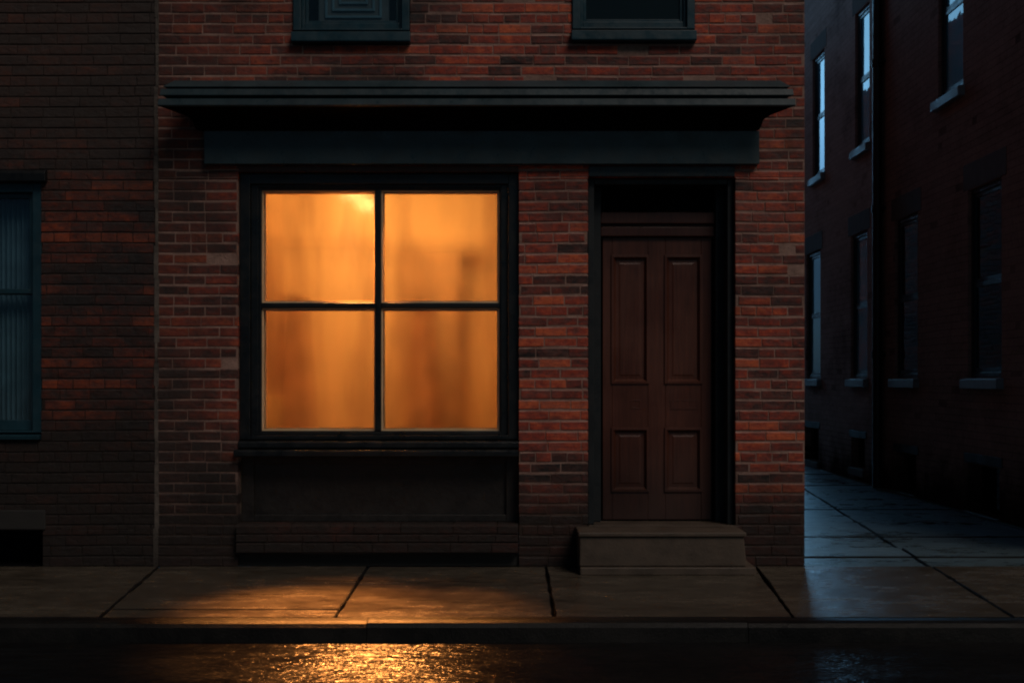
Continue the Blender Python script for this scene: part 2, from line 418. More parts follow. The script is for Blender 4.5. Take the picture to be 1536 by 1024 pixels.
def slabs(name, polys, m, ztop=0., depth=.10):
    """paving slabs as shallow prisms with narrow open joints over a dirt bed"""
    mb = MB(); rnd = random.Random(5)
    for poly, dz in polys:
        n = len(poly); c = Vector((sum(p[0] for p in poly) / n, sum(p[1] for p in poly) / n))
        # subdivide the edges and wobble them
        pts = []
        for i in range(n):
            a, b = Vector(poly[i]), Vector(poly[(i + 1) % n]); L = (b - a).length; k = max(1, int(L / .12))
            for q in range(k):
                p = a + (b - a) * q / k
                if q: p += Vector((-(b - a).y, (b - a).x)).normalized() * .013 * noise.noise(Vector((p.x * 5, p.y * 5, 1)))
                pts.append(p)
        inn = [p + (c - p).normalized() * .008 for p in pts]
        k = len(pts)
        vs = [(p.x, p.y, ztop + dz) for p in inn] + [(p.x, p.y, ztop + dz - .007) for p in pts] + [(p.x, p.y, ztop - depth) for p in pts]
        fs = [tuple(range(k))] + [(i, k + i, k + (i + 1) % k, (i + 1) % k) for i in range(k)] + [(k + i, 2 * k + i, 2 * k + (i + 1) % k, k + (i + 1) % k) for i in range(k)]
        mb.mesh(vs, fs[:1]); nb = len(mb.v) - 3 * k
        for f_ in fs[1:]: mb.f.append(tuple(nb + q for q in f_)); mb.mi.append(1); mb.col.append((0, 0, 0))
    return mb, None
def gp(px, py, h=1.33):                                     # photo measurement -> ground metres
    d = 1775 * h / (py - 570); return ((px - 768) * d / 1775, d - 8.45)
G = .0065
YB, YF = 0.012, -1.80
# joints: (x at back, x at front)
J = []
for a, b in (((205, 878), (150, 925)), ((536, 874), (503, 925)), ((822, 868), (832, 928)), ((1140, 858), (1192, 928))):
    A, B = gp(*a), gp(*b); t = (B[0] - A[0]) / (B[1] - A[1])
    J.append((A[0] + t * (YB - A[1]), A[0] + t * (YF - A[1])))
A, B = gp(1262, 765), gp(1515, 922); tj = (B[0] - A[0]) / (B[1] - A[1])
jx = lambda y: A[0] + tj * (y - A[1])
J.append((jx(YB), jx(YF)))
J = [(J[0][0] - 4.2, J[0][1] - 4.2), (J[0][0] - 2.2, J[0][1] - 2.2)] + J + [(J[-1][0] + 1.9, J[-1][1] + 1.8), (J[-1][0] + 3.9, J[-1][1] + 3.8)]
J = [(-20, -20), (-12, -12)] + J + [(14, 14), (22, 22)]
polys = []
for i in range(len(J) - 1):
    (a, b), (c, d) = J[i], J[i + 1]
    dz = [0, .002, -.001, .001, 0, -.002, .001, 0, .0015, -.001, 0, .001][i % 12]
    if abs(a - J[4][0]) < .001:      # slab with a lengthwise crack under the window
        yc = -1.58; t = (yc - YB) / (YF - YB)
        xa = a + (b - a) * t; xb = c + (d - c) * t
        polys.append(([(b + G, YF), (d - G, YF), (xb - G, yc - .006), (xa + G, yc - .006)], dz - .001))
        polys.append(([(xa + G, yc + .006), (xb - G, yc + .008), (c - G, YB), (a + G, YB)], dz + .002))
    else:
        polys.append(([(b + G, YF), (d - G, YF), (c - G, YB), (a + G, YB)], dz))
mb, _ = slabs('sidewalk', polys, None)
mb.poly([(-22, YF, -.03), (22, YF, -.03), (22, YB, -.03), (-22, YB, -.03)], 1)
rc = random.Random(77)
for (x0, x1, y, wd) in ((-1.62, -.05, -.62, .007), (-2.0, -1.15, -1.10, .006), (-.6, .35, -1.35, .005), (2.9, 4.1, -.8, .005)):
    n = 40; up_ = []; lo_ = []
    for i in range(n + 1):
        x = x0 + (x1 - x0) * i / n; yy = y + .05 * noise.noise(Vector((x * 2, y, 3))) + .012 * noise.noise(Vector((x * 14, y, 5)))
        w_ = wd * math.sin(math.pi * i / n) ** .5 * rc.uniform(.5, 1.2)
        up_.append((x, yy + w_, .0045)); lo_.append((x, yy - w_, .0045))
    mb.mesh(lo_ + up_, [(i, i + 1, n + 2 + i, n + 1 + i) for i in range(n)], 1)
tag(mb.build('sidewalk', [M['walk'], M['groove']]), kind='structure')

# alley paving: rows of slabs, sunk a little below the pavement behind a raised edging
rows = [.03, .50, .98, 1.75, 2.75, 3.9, 5.2, 6.7, 8.4, 10.4, 12.2]
polys = []
for i in range(len(rows) - 1):
    a, b = rows[i] + G, rows[i + 1] - G
    dz = (-.012, -.002, -.022, -.016, -.020, -.014, -.018)[i % 7]
    polys.append(([(2.11, a), (jx(a) - .014, a), (jx(b) - .014, b), (2.11, b)], dz))
    polys.append(([(jx(a) + G, a), (4.585, a), (4.585, b), (jx(b) + G, b)], dz))
mb, _ = slabs('alley', polys, None)
mb.poly([(2.1, .02, -.045), (4.59, .02, -.045), (4.59, 12.2, -.045), (2.1, 12.2, -.045)], 1)
tag(mb.build('alley_paving', [M['alleyf'], M['groove']]), kind='structure')
sheet('yard_ground', M['alleyf'], 2.0, 60, 10.95, 90, -.06)

# kerb stones
mb = MB()
kx = -20.3
rk = random.Random(8)
while kx < 22:
    L = rk.choice([2.1, 2.4, 1.9]); w = rk.uniform(-.004, .004)
    prof = [(-1.806, -.12), (-1.806, .001 + w), (-1.895, .003 + w), (-1.925, -.008 + w), (-1.942, -.03), (-1.952, -.12)]
    mb.extrude_x(prof, kx, kx + L - .001); kx += L
tag(mb.build('kerb', M['kerb'], bevel=.004), kind='structure')

# ------------------------------------------------------------------ the main building
main = thing('brick_building', 'narrow red brick corner shop building with a lit four-pane window and brown panelled door', 'building', (-.2, 0, 0))
SW = (-1.957, .048, 0, 2.82)      # shop window bay
DR = (.543, 1.595, 0, 2.78)       # doorway
UL = (-1.562, -.729, 3.725, 5.45)
UR = (.429, 1.305, 3.735, 5.45)
TOP = 7.25
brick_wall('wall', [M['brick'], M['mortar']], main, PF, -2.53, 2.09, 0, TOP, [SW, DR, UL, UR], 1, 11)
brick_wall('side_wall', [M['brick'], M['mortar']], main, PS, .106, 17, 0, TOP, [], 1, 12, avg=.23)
mb = MB(); mb.poly([(-2.53, .02, TOP), (2.08, .02, TOP), (2.08, 17, TOP), (-2.53, 17, TOP)])
mb.poly([(2.08, 17.001, 0), (-2.53, 17.001, 0), (-2.53, 17.001, TOP), (2.08, 17.001, TOP)])
mb.build('roof', M['roof'], main)
box('parapet_coping', M['lstone'], main, -2.55, 2.14, -.06, .3, TOP + .004, TOP + .09)

# shop cornice with stepped mouldings and returned ends, above the fascia board
prof = [(0.0, 3.425), (-.22, 3.412), (-.295, 3.352), (-.268, 3.344), (-.268, 3.336), (-.308, 3.332), (-.315, 3.288), (-.272, 3.278),
        (-.270, 3.266), (-.322, 3.262), (-.328, 3.216), (-.315, 3.209), (-.28, 3.205), (-.15, 3.186), (-.10, 3.165), (-.085, 3.13), (-.070, 3.10), (0.0, 3.10)]
mb = MB(); k = .76
mb.extrude_x(prof, -2.185, 1.70, [max(0, -p[0]) * k for p in prof])
for q_ in range(11, 17): mb.mi[q_] = 1  # underside faces black: the shade under the cornice put into the colour
mb.build('cornice', [M['teal'], M['void']], main, bevel=.003)
mb = MB(); mb.box(-2.185, 1.755, -.058, 0.004, 2.862, 3.098)
mb.build('fascia_board', M['teal'], main, bevel=.004)
mb = MB(); mb.box(-1.95, .046, -.004, .09, 2.815, 2.856); mb.build('window_lintel', M['lintel'], main, bevel=.003)
box('door_lintel', M['black'], main, .547, 1.59, -.006, .12, 2.782, 2.857)

# shop window
def ring(mb, x0, x1, z0, z1, w, y0, y1, mi=0, wt=None, wb=None):
    wt = w if wt is None else wt; wb = w if wb is None else wb
    mb.box(x0, x0 + w, y0, y1, z0, z1, mi); mb.box(x1 - w, x1, y0, y1, z0, z1, mi)
    mb.box(x0 + w, x1 - w, y0, y1, z1 - wt, z1, mi); mb.box(x0 + w, x1 - w, y0, y1, z0, z0 + wb, mi)
GX0, GX1, GZ0, GZ1 = -1.807, -.091, .965, 2.70
mb = MB()
ring(mb, -1.9565, .0475, .905, 2.812, .075, .045, .16, wb=.03)
ring(mb, -1.881, -.028, .935, 2.744, .053, .075, .17, wt=.03, wb=.02)
ring(mb, GX0 - .024, GX1 + .024, GZ0 - .012, GZ1 + .016, .024, .085, .165, wt=.016, wb=.012)
mb.box(-1.9605, -1.950, .102, .158, .905, 2.815); mb.box(.041, .0515, .102, .158, .905, 2.815)
sw = mb.build('shop_window', M['frame'], main, bevel=.004)
MX0, MX1, MZ0, MZ1 = -.986, -.944, 1.850, 1.888
mb = MB(); mb.box(MX0, MX1, .078, .155, GZ0, GZ1); mb.build('mullion', M['frame'], sw, bevel=.006)
mb = MB(); mb.box(GX0, MX0 - .001, .082, .152, MZ0, MZ1); mb.box(MX1 + .001, GX1, .082, .152, MZ0, MZ1); mb.build('transom', M['frame'], sw, bevel=.006)
for (a, b) in ((GX0, MX0), (MX1, GX1)):
    for (c, d) in ((GZ0, MZ0), (MZ1, GZ1)):
        p = MB(); p.box(a + .002, b - .002, .118, .123, c + .002, d - .002); p.build('pane', M['fog'], sw)
        p = MB(); ring(p, a + .001, b - .001, c + .001, d - .001, .009, .104, .1165); p.build('glazing_bead', M['bead'], sw)
        # the timber stop on the room side of the glass, pale
        p = MB(); ring(p, a - .004, b + .004, c - .004, d + .004, .022, .156, .175); p.build('inner_stop', M['bead'], sw)
mb = MB()
mb.extrude_x([(.12, .845), (-.004, .845), (-.010, .850), (-.010, .885), (-.002, .894), (.12, .904)], -1.955, .046)
mb.extrude_x([(.12, .780), (-.052, .785), (-.060, .792), (-.060, .826), (-.050, .835), (.12, .843)], -1.975, .044)
mb.build('sill', M['frame'], sw, bevel=.003)
mb = MB()
mb.box(-1.960, .0515, .13, .17, .30, .90)
ring(mb, -1.9565, .0475, .309, .779, .09, .0995, .129, wt=.05, wb=.05)
mb.build('stall_riser', M['riser'], main, bevel=.004)
# brick ledge below the window: two courses with a rounded top, and the plinth behind
rl = random.Random(31); mb = MB()
for r_, (za, zb) in enumerate(((.108, .175), (.184, .235), (.243, .308))):
    x = -1.957
    while x < .046:
        L = rl.uniform(.20, .30) if r_ < 2 else rl.uniform(.28, .45); e = min(x + L, .046)
        if e - x > .03:
            y0 = -.062 + rl.uniform(-.003, .003)
            top = [(.11, zb), (y0 + .02, zb), (y0, zb - .016)] if r_ == 2 else [(.11, zb), (y0 + .004, zb), (y0, zb - .005)]
            n0 = len(mb.col)
            mb.extrude_x(top[::-1] + [(.11, za), (y0 + .004, za), (y0, za + .005)][0:0] + [(.11, za), (y0 + .003, za), (y0, za + .004)], x + .002, e - .004)
            c = (rl.random() * .5, 0, 0)
            for q in range(n0, len(mb.col)): mb.col[q] = c
        x = e
mb.box(-1.955, .044, -.053, .10, .10, .300, 1)
mb.build('brick_ledge', [M['brick'], M['mortar']], main)
box('plinth', M['lstone'], main, -1.955, .044, .03, .11, 0, .099)

# doorway
JX0, JX1 = .545, 1.593
mb = MB()
mb.box(JX0, JX0 + .045, .055, .36, .296, 2.778); mb.box(JX1 - .045, JX1, .055, .36, .296, 2.778)
mb.box(JX0 + .045, JX1 - .045, .055, .36, 2.735, 2.778)
mb.box(JX0 + .040, JX0 + .105, .20, .355, .296, 2.740); mb.box(JX1 - .105, JX1 - .040, .20, .355, .296, 2.740)
mb.box(JX0 - .004, JX1 + .004, .362, .40, .20, 2.86)
dfm = mb.build('door_frame', M['frame2'], main, bevel=.005)
mb = MB()
a, b = JX0 + .106, JX1 - .106
mb.box(a, b, .235, .36, 2.385, 2.455); mb.box(a, b, .25, .36, 2.457, 2.475); mb.box(a, b, .225, .36, 2.477, 2.56)
mb.build('head_board', M['doorframe'], dfm, bevel=.006)
box('transom_panel', M['void'], dfm, a, b, .30, .306, 2.562, 2.731, bevel=0)
D0, D1, DZ0, DZ1 = .668, 1.470, .305, 2.380
mb = MB(); mb.box(D0, D1, .285, .325, DZ0, DZ1)
# stiles and rails stand 16 mm proud of the field
xs = [(D0, .738), (1.002, 1.130), (1.394, D1)]     # stiles
for s_, e_ in xs: mb.box(s_, e_, .268, .284, DZ0, DZ1)
zr = [(DZ0, .515), (.975, 1.31), (2.245, DZ1)]
for s_, e_ in zr:
    mb.box(.7385, 1.0015, .268, .284, s_, e_); mb.box(1.1305, 1.3935, .268, .284, s_, e_)
door = mb.build('door', M['door'], main, bevel=.003)
def door_panel(x0, x1, z0, z1):
    mb = MB()
    # bolection moulding ring, mitred, then the raised field
    def fr(a, ya, b, yb):
        o4 = [(x0 + a, z0 + a), (x1 - a, z0 + a), (x1 - a, z1 - a), (x0 + a, z1 - a)]
        i4 = [(x0 + b, z0 + b), (x1 - b, z0 + b), (x1 - b, z1 - b), (x0 + b, z1 - b)]
        mb.mesh([(x, ya, z) for x, z in o4] + [(x, yb, z) for x, z in i4], [(i, (i + 1) % 4, 4 + (i + 1) % 4, 4 + i) for i in range(4)])
    fr(-.008, .267, -.006, .257); fr(-.006, .257, .010, .256); fr(.010, .256, .028, .284); fr(.028, .284, .050, .283)
    fr(.050, .283, .062, .279)
    mb.poly([(x0 + .062, .279, z0 + .062), (x1 - .062, .279, z0 + .062), (x1 - .062, .279, z1 - .062), (x0 + .062, .279, z1 - .062)])
    return mb.build('door_panel', M['door'], door)
for xa, xb in ((.738, 1.002), (1.130, 1.394)):
    door_panel(xa, xb, 1.31, 2.245); door_panel(xa, xb, .515, .975)
mb = MB(); ring(mb, 1.165, 1.375, 1.115, 1.185, .010, .2645, .267); mb.box(1.176, 1.364, .2660, .267, 1.126, 1.174)
mb.build('letter_slot', M['door'], door, bevel=.002)
mb = MB(); ring(mb, .875, .945, 1.12, 1.185, .008, .2650, .267); mb.build('lock_plate', M['door'], door, bevel=.002)
box('threshold', M['step'], main, JX0 + .003, JX1 - .003, .003, .36, .05, .293, bevel=.004)
mb = MB()   # front block of the step: its right end flares outward towards the ground
x0, x1t, x1b, y0, z0, z1 = .462, 1.585, 1.605, -.362, .058, .260
mb.mesh([(x0, y0, z0), (x1b, y0, z0), (x1b, -.004, z0), (x0, -.004, z0), (x0, y0, z1), (x1t, y0 , z1), (x1t, -.004, z1), (x0, -.004, z1)],
        [(0, 3, 2, 1), (4, 5, 6, 7), (0, 1, 5, 4), (1, 2, 6, 5), (2, 3, 7, 6), (3, 0, 4, 7)])
mb.box(.452, 1.600, -.378, -.004, .262, .2925)
st = mb.build('doorstep', M['step'], main, bevel=.008)
box('step_base', M['step'], st, .465, 1.665, -.385, -.004, .0, .055, bevel=.008)

# upstairs windows
def upper_window(x0, x1, z0, z1, glz, kind):
    mb = MB()
    ring(mb, x0 + .002, x1 - .002, z0 + .095, z1, .055, -.020, .09, wb=.012)
    ring(mb, x0 + .057, x1 - .057, z0 + .107, z1 - .055, .022, .015, .10, wb=.05)
    w = mb.build('window', M['blue'], main, bevel=.004)
    mb = MB(); mb.extrude_x([(.1, z0 + .002), (-.055, z0 + .002), (-.062, z0 + .01), (-.060, z0 + .075), (.1, z0 + .094)], x0 - .006, x1 + .006)
    mb.build('sill', M['blue'], w, bevel=.004)
    zm = (z0 + z1) / 2
    mb = MB(); ring(mb, x0 + .08, x1 - .08, z0 + .157, zm, .022, .035, .075); mb.build('lower_sash', M['blue'], w, bevel=.003)
    mb = MB(); ring(mb, x0 + .08, x1 - .08, zm + .002, z1 - .08, .03, .055, .095); mb.build('upper_sash', M['blue'], w, bevel=.003)
    mb = MB(); mb.box(x0 + .10, x1 - .10, .055, .059, z0 + .17, zm - .02); mb.build('pane', M['glass' if kind else 'dglass'], w)
    mb = MB(); mb.box(x0 + .11, x1 - .11, .075, .079, zm + .03, z1 - .11); mb.build('pane', M['dglass'], w)
    mb = MB(); mb.box(x0 + .05, x1 - .05, .30, .32, z0 + .1, z1); mb.box(x0 + .05, x0 + .06, .1, .3, z0 + .1, z1); mb.box(x1 - .06, x1 - .05, .1, .3, z0 + .1, z1)
    mb.box(x0 + .06, x1 - .06, .1, .3, z0 + .09, z0 + .1)
    mb.build('window_recess', M['void'], w)
    return w
wl = upper_window(*UL, 3.9, 1)
upper_window(*UR, 3.9, 0)
acu = thing('square_vent', 'grey square panel of nested frames behind the upstairs window over the shop window', 'vent', (-1.146, .16, 3.83))
mb = MB(); mb.box(-1.40, -.89, .10, .18, 3.89, 4.40)
mb.build('casing', M['blind'], acu, bevel=.01)
for i, q in enumerate((.05, .10, .15, .20)):
    mb = MB(); ring(mb, -1.40 + q, -.89 - q, 3.89 + q, 4.40 - q, .018, .088, .099); mb.build('grille_ring', M['curtain'], acu, bevel=.003)

# the lit room
RB, RT = 2.20, 3.20
box('room_back_wall', M['plaster'], main, -2.5, .50, RB, RB + .08, .30, RT, bevel=0)
box('room_side_wall', M['plaster'], main, -2.58, -2.501, .02, RB + .08, .30, RT, bevel=0)
box('room_side_wall', M['plaster'], main, .501, .56, .37, RB + .08, .30, RT, bevel=0)
box('room_ceiling', M['ceil'], main, -2.58, .56, .02, RB + .08, RT + .001, RT + .05, bevel=0)
box('room_floor', M['floorb'], main, -2.58, .56, .172, RB + .08, .22, .299, bevel=0)
mb = MB(); mb.box(-2.5, -1.958, .111, .17, .3, RT); mb.box(.05, .50, .38, .44, .3, RT); mb.box(-1.957, .049, .171, .18, 2.745, RT); mb.box(.05, .06, .165, .38, .3, RT); mb.build('room_front_lining', M['ceil'], main)
box('window_board', M['cab'], main, -1.95, .04, .177, .42, .90, .935, bevel=.004)
box('picture_rail', M['cab'], main, -2.499, .499, RB - .03, RB - .001, 2.50, 2.535, bevel=.004)

def lathe(prof, cx, cy, n=24):
    mb = MB(); vs = []; fs = []
    for r_, z_ in prof:
        for k_ in range(n): t = 2 * math.pi * k_ / n; vs.append((cx + r_ * math.cos(t), cy + r_ * math.sin(t), z_))
    for i in range(len(prof) - 1):
        for k_ in range(n): fs.append((i * n + k_, i * n + (k_ + 1) % n, (i + 1) * n + (k_ + 1) % n, (i + 1) * n + k_))
    mb.mesh(vs, fs); return mb
LX, LY = -1.40, 2.04
lamp = thing('ceiling_lamp', 'glowing round lamp on the ceiling of the lit shop room, behind the upper left pane', 'lamp', (LX, LY, RT))
lathe([(.001, 2.985), (.05, 2.987), (.085, 2.998), (.095, 3.02), (.09, 3.04)], LX, LY, 32).build('glass_shade', M['bulb'], lamp, smooth=True)
lathe([(.094, 3.04), (.094, 3.06), (.06, 3.07), (.012, 3.075), (.012, 3.19), (.05, 3.195), (.05, RT)], LX, LY, 32).build('fitting', M['brass'], lamp)
al = bpy.data.lights.new('room_fill', 'AREA'); alo = bpy.data.objects.new('room_fill', al); C.objects.link(alo)  # added fill light that evens out the room, apart from the lamp's shade
alo.parent = lamp; alo.location = (.32, -1.0, -.10); al.shape = 'RECTANGLE'; al.size = 1.9; al.size_y = .5; al.energy = ROOM; al.color = (1, .565, .175); al.spread = R(150)
alo.rotation_euler = (R(46), 0, 0)
spt = thing('spotlight', 'added, unseen ceiling spotlight inside the shop room, aimed out at the wet pavement', 'spotlight', (-1.16, .62, 2.95))
mb = MB(); mb.tube([(-1.16, .64, RT - .001), (-1.16, .64, 3.02)], .010, 10); mb.build('stem', M['iron'], spt)
mb = MB(); mb.tube([(-1.16, .665, 3.02), (-1.16, .64, 2.99), (-1.16, .60, 2.94)], [.03, .038, .045], 20); mb.build('can', M['iron'], spt)
sd = bpy.data.lights.new('street_fill_beam', 'SPOT'); sob = bpy.data.objects.new('street_fill_beam', sd); C.objects.link(sob)  # beam of an added, unseen lamp, there to brighten the street
sob.parent = spt; sob.location = (0, -.035, -.025)
sd.energy = SPOT; sd.color = (1, .37, .085); sd.spot_size = R(36); sd.spot_blend = 1; sd.shadow_soft_size = .12
sob.rotation_euler = (Vector((-.92, -1.62, -.05)) - Vector((-1.16, .585, 2.925))).to_track_quat('-Z', 'Y').to_euler()

# blurred furniture behind the fogged glass
cb = thing('display_cabinet', 'tall dark blurred cabinet behind the right half of the fogged shop window', 'cabinet', (-.70, 1.95, .30))
mb = MB(); mb.box(-.98, -.44, 2.02, 2.16, .302, 2.46); mb.build('carcass', M['cab'], cb, bevel=.01)
box('cabinet_top', M['cab'], cb, -1.01, -.30, 1.99, 2.165, 2.463, 2.49)
mb = MB(); mb.box(-.965, -.715, 2.00, 2.018, .36, 2.43); mb.build('door_leaf', M['cab'], cb, bevel=.006)
mb = MB(); mb.box(-.705, -.455, 2.00, 2.018, .36, 2.43); mb.build('door_leaf', M['cab'], cb, bevel=.006)
def drape(name, label, cat, cx, cy, w, d, z0, z1, m, seed, taper=.6, group=None):
    rnd = random.Random(seed); n = 28; rings = 14; vs = []; fs = []
    for i in range(rings + 1):
        t = i / rings; z = z1 + (z0 - z1) * t; s = taper + (1 - taper) * min(1, t * 1.6)
        for k_ in range(n):
            a_ = 2 * math.pi * k_ / n; r_ = 1 + .14 * math.sin(6 * a_ + seed) * t + .06 * noise.noise(Vector((math.cos(a_) * 2, math.sin(a_) * 2, z * 3 + seed)))
            vs.append((cx + w * s * r_ * math.cos(a_), cy + d * s * r_ * math.sin(a_), z))
    for i in range(rings):
        for k_ in range(n): fs.append((i * n + k_, i * n + (k_ + 1) % n, (i + 1) * n + (k_ + 1) % n, (i + 1) * n + k_))
    fs += [tuple(range(n)), tuple(range(rings * n, rings * n + n))[::-1]]
    mb = MB(); mb.mesh(vs, fs); o = mb.build(name, m, smooth=True)
    return tag(o, label, cat, group)
drape('hanging_cloth', 'dark blurred length of cloth hanging near the left edge of the lit shop window', 'cloth', -2.02, 1.5, .11, .07, 1.2, 3.19, M['cloth'], 3)
drape('dress_stand', 'dark blurred upright shape standing behind the lower left pane', 'dress stand', -1.78, 1.45, .15, .09, .302, 2.02, M['cloth'], 5)
drape('dress_stand', 'dark blurred upright shape standing in front of the cabinet behind the lower right pane', 'dress stand', -.74, 1.55, .13, .09, .302, 1.98, M['cloth'], 8)

# ------------------------------------------------------------------ left neighbour
left = thing('sooty_building', 'dark sooty brick building on the left with a curtained blue sash window', 'building', (-4.5, 0, 0))
LW = (-4.36, -3.362, .905, 2.74)
LB = (-4.6, -3.352, 0, .262)
LU = (-4.36, -3.362, 4.2, 5.9)
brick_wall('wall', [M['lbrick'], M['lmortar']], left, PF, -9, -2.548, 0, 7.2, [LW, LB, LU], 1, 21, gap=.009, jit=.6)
rs = random.Random(2); mb = MB(); zz = 0
while zz < 7.1:                                            # irregular mortar bead on the joint between the two houses
    h = rs.uniform(.10, .28); w = rs.uniform(.009, .018); c = -2.539 + rs.uniform(-.006, .006); y = rs.uniform(.003, .007)
    mb.extrude_x([(.02, zz), (-y, zz + .0005), (-y - .002, zz + h / 2), (-y, zz + h - .0005), (.02, zz + h)], c - w, c + w); zz += h
mb.build('mortar_seam', M['seam'], left, bevel=.002)
mb = MB(); mb.poly([(-9, .02, 7.2), (-2.56, .02, 7.2), (-2.56, 17, 7.2), (-9, 17, 7.2)])
mb.poly([(-2.56, 17, 0), (-9, 17, 0), (-9, 17, 7.2), (-2.56, 17, 7.2)]); mb.build('roof', M['roof'], left)
box('parapet_coping', M['lstone'], left, -9, -2.56, -.06, .3, 7.204, 7.28)
def sash_left(b, lintel=True):
    x0, x1, z0, z1 = b
    mb = MB(); ring(mb, x0 + .002, x1 - .002, z0 + .05, z1 - .002, .065, .01, .13, wb=.012)
    w = mb.build('window', M['blue'], left, bevel=.004)
    mb = MB(); mb.extrude_x([(.12, z0 + .002), (-.03, z0 + .002), (-.036, z0 + .03), (.12, z0 + .049)], x0 - .03, x1 - .004); mb.build('sill', M['blue'], w, bevel=.003)
    zm = z0 + (z1 - z0) * .57
    mb = MB(); ring(mb, x0 + .068, x1 - .068, zm - .0, z1 - .07, .035, .05, .09); mb.build('upper_sash', M['blue'], w, bevel=.003)
    mb = MB(); ring(mb, x0 + .068, x1 - .068, z0 + .063, zm + .03, .035, .092, .125, wb=.075); mb.build('lower_sash', M['blue'], w, bevel=.003)
    mb = MB(); mb.box(x0 + .1, x1 - .1, .07, .074, zm + .03, z1 - .1); mb.build('pane', M['glass'], w)
    mb = MB(); mb.box(x0 + .1, x1 - .1, .108, .112, z0 + .13, zm); mb.build('pane', M['glass'], w)
    mb = MB(); mb.box(x0 - .1, x1 + .1, .6, .62, z0 - .05, z1 + .1); mb.box(x0 - .1, x0 - .09, .13, .6, z0 - .05, z1 + .1); mb.box(x1 + .09, x1 + .1, .13, .6, z0 - .05, z1 + .1)
    mb.box(x0 - .09, x1 + .09, .13, .6, z0 - .07, z0 - .05); mb.box(x0 - .09, x1 + .09, .13, .6, z1 + .1, z1 + .12)
    mb.build('window_recess', M['void'], w)
    return zm
zm = sash_left(LW); sash_left(LU)
mb = MB(); mb.extrude_x([(0, 2.742), (-.05, 2.742), (-.055, 2.80), (-.03, 2.825), (0, 2.83)], -4.45, -3.315); mb.build('head_shade_moulding', M['iron'], left, bevel=.004)  # black window head with the lintel's shadow built into its colour
box('basement_lintel', M['lstone'], left, -4.7, -3.33, -.014, .1, .264, .405, bevel=.008)
mb = MB(); mb.box(-4.65, -3.34, .28, .30, -.02, .3); mb.box(-4.65, -3.34, .014, .28, -.03, -.004); mb.build('basement_recess', M['void'], left)
mb = MB(); nf = 150; vs = []
for i in range(nf + 1):
    x = -4.25 + (.80) * i / nf; y = .19 + .022 * math.sin(i * .92) + .012 * noise.noise(Vector((i * .21, 0, 0)))
    vs += [(x, y, z_) for z_ in (2.64, .93)]
mb.mesh(vs, [(2 * i, 2 * i + 1, 2 * i + 3, 2 * i + 2) for i in range(nf)])
tag(mb.build('pleated_curtain', M['curtain'], smooth=True), 'grey-blue pleated curtain hanging behind the window of the left building', 'curtain')

# ------------------------------------------------------------------ brick building across the alley, in two stretches
near = thing('brown_building', 'dark brown brick building on the right of the alley, nearest the street', 'building', (6.5, 3, 0))
far = thing('far_alley_wall', 'far stretch of the alley wall beyond the drainpipe, coloured lighter for light from behind', 'building', (6.5, 8.5, 0))
def yof(px): return 1775 * 4.6 / (px - 768) - 8.45
SPLIT = 6.33
def w_ops(lst): return [(a_, b_, c_, d_) for a_, b_, c_, d_ in lst]
N_low = [(2.67, 3.49, 1.36, 3.24), (4.97, 5.77, 1.36, 3.24), (.35, 1.15, 1.36, 3.24)]
N_up = [(3.62, 4.32, 4.34, 6.2), (.9, 1.6, 4.34, 6.2)]
N_bas = [(2.72, 3.50, .02, .50), (5.02, 5.74, .02, .48)]
F_low = [(6.87, 7.62, 1.36, 3.28), (9.20, 10.05, 1.36, 3.28)]
F_up = [(6.78, 7.42, 4.40, 6.22), (8.98, 9.66, 4.40, 6.22)]
F_bas = [(6.98, 7.60, .16, .56), (9.3, 10.15, .10, .60)]
brick_wall('wall', [M['abrick'], M['amortar']], near, PM, 0, SPLIT, 0, 8.8, N_low + N_up + N_bas, 1, 41, gap=.006, proud=.0004, jit=.1)
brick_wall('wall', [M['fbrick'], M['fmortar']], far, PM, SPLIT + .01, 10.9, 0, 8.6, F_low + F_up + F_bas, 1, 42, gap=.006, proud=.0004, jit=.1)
brick_wall('front_wall', [M['abrick'], M['amortar']], near, PF, 4.62, 12, 0, 8.8, [], 1, 43)
mb = MB(); mb.poly([(4.62, .02, 8.8), (12, .02, 8.8), (12, SPLIT, 8.8), (4.62, SPLIT, 8.8)]); mb.build('roof', M['roof'], near)
mb = MB(); mb.poly([(4.62, SPLIT, 8.6), (12, SPLIT, 8.6), (12, 10.9, 8.6), (4.62, 10.9, 8.6)])
mb.poly([(4.61, 10.9, 0), (12, 10.9, 0), (12, 10.9, 8.6), (4.61, 10.9, 8.6)]); mb.build('roof', M['roof'], far)
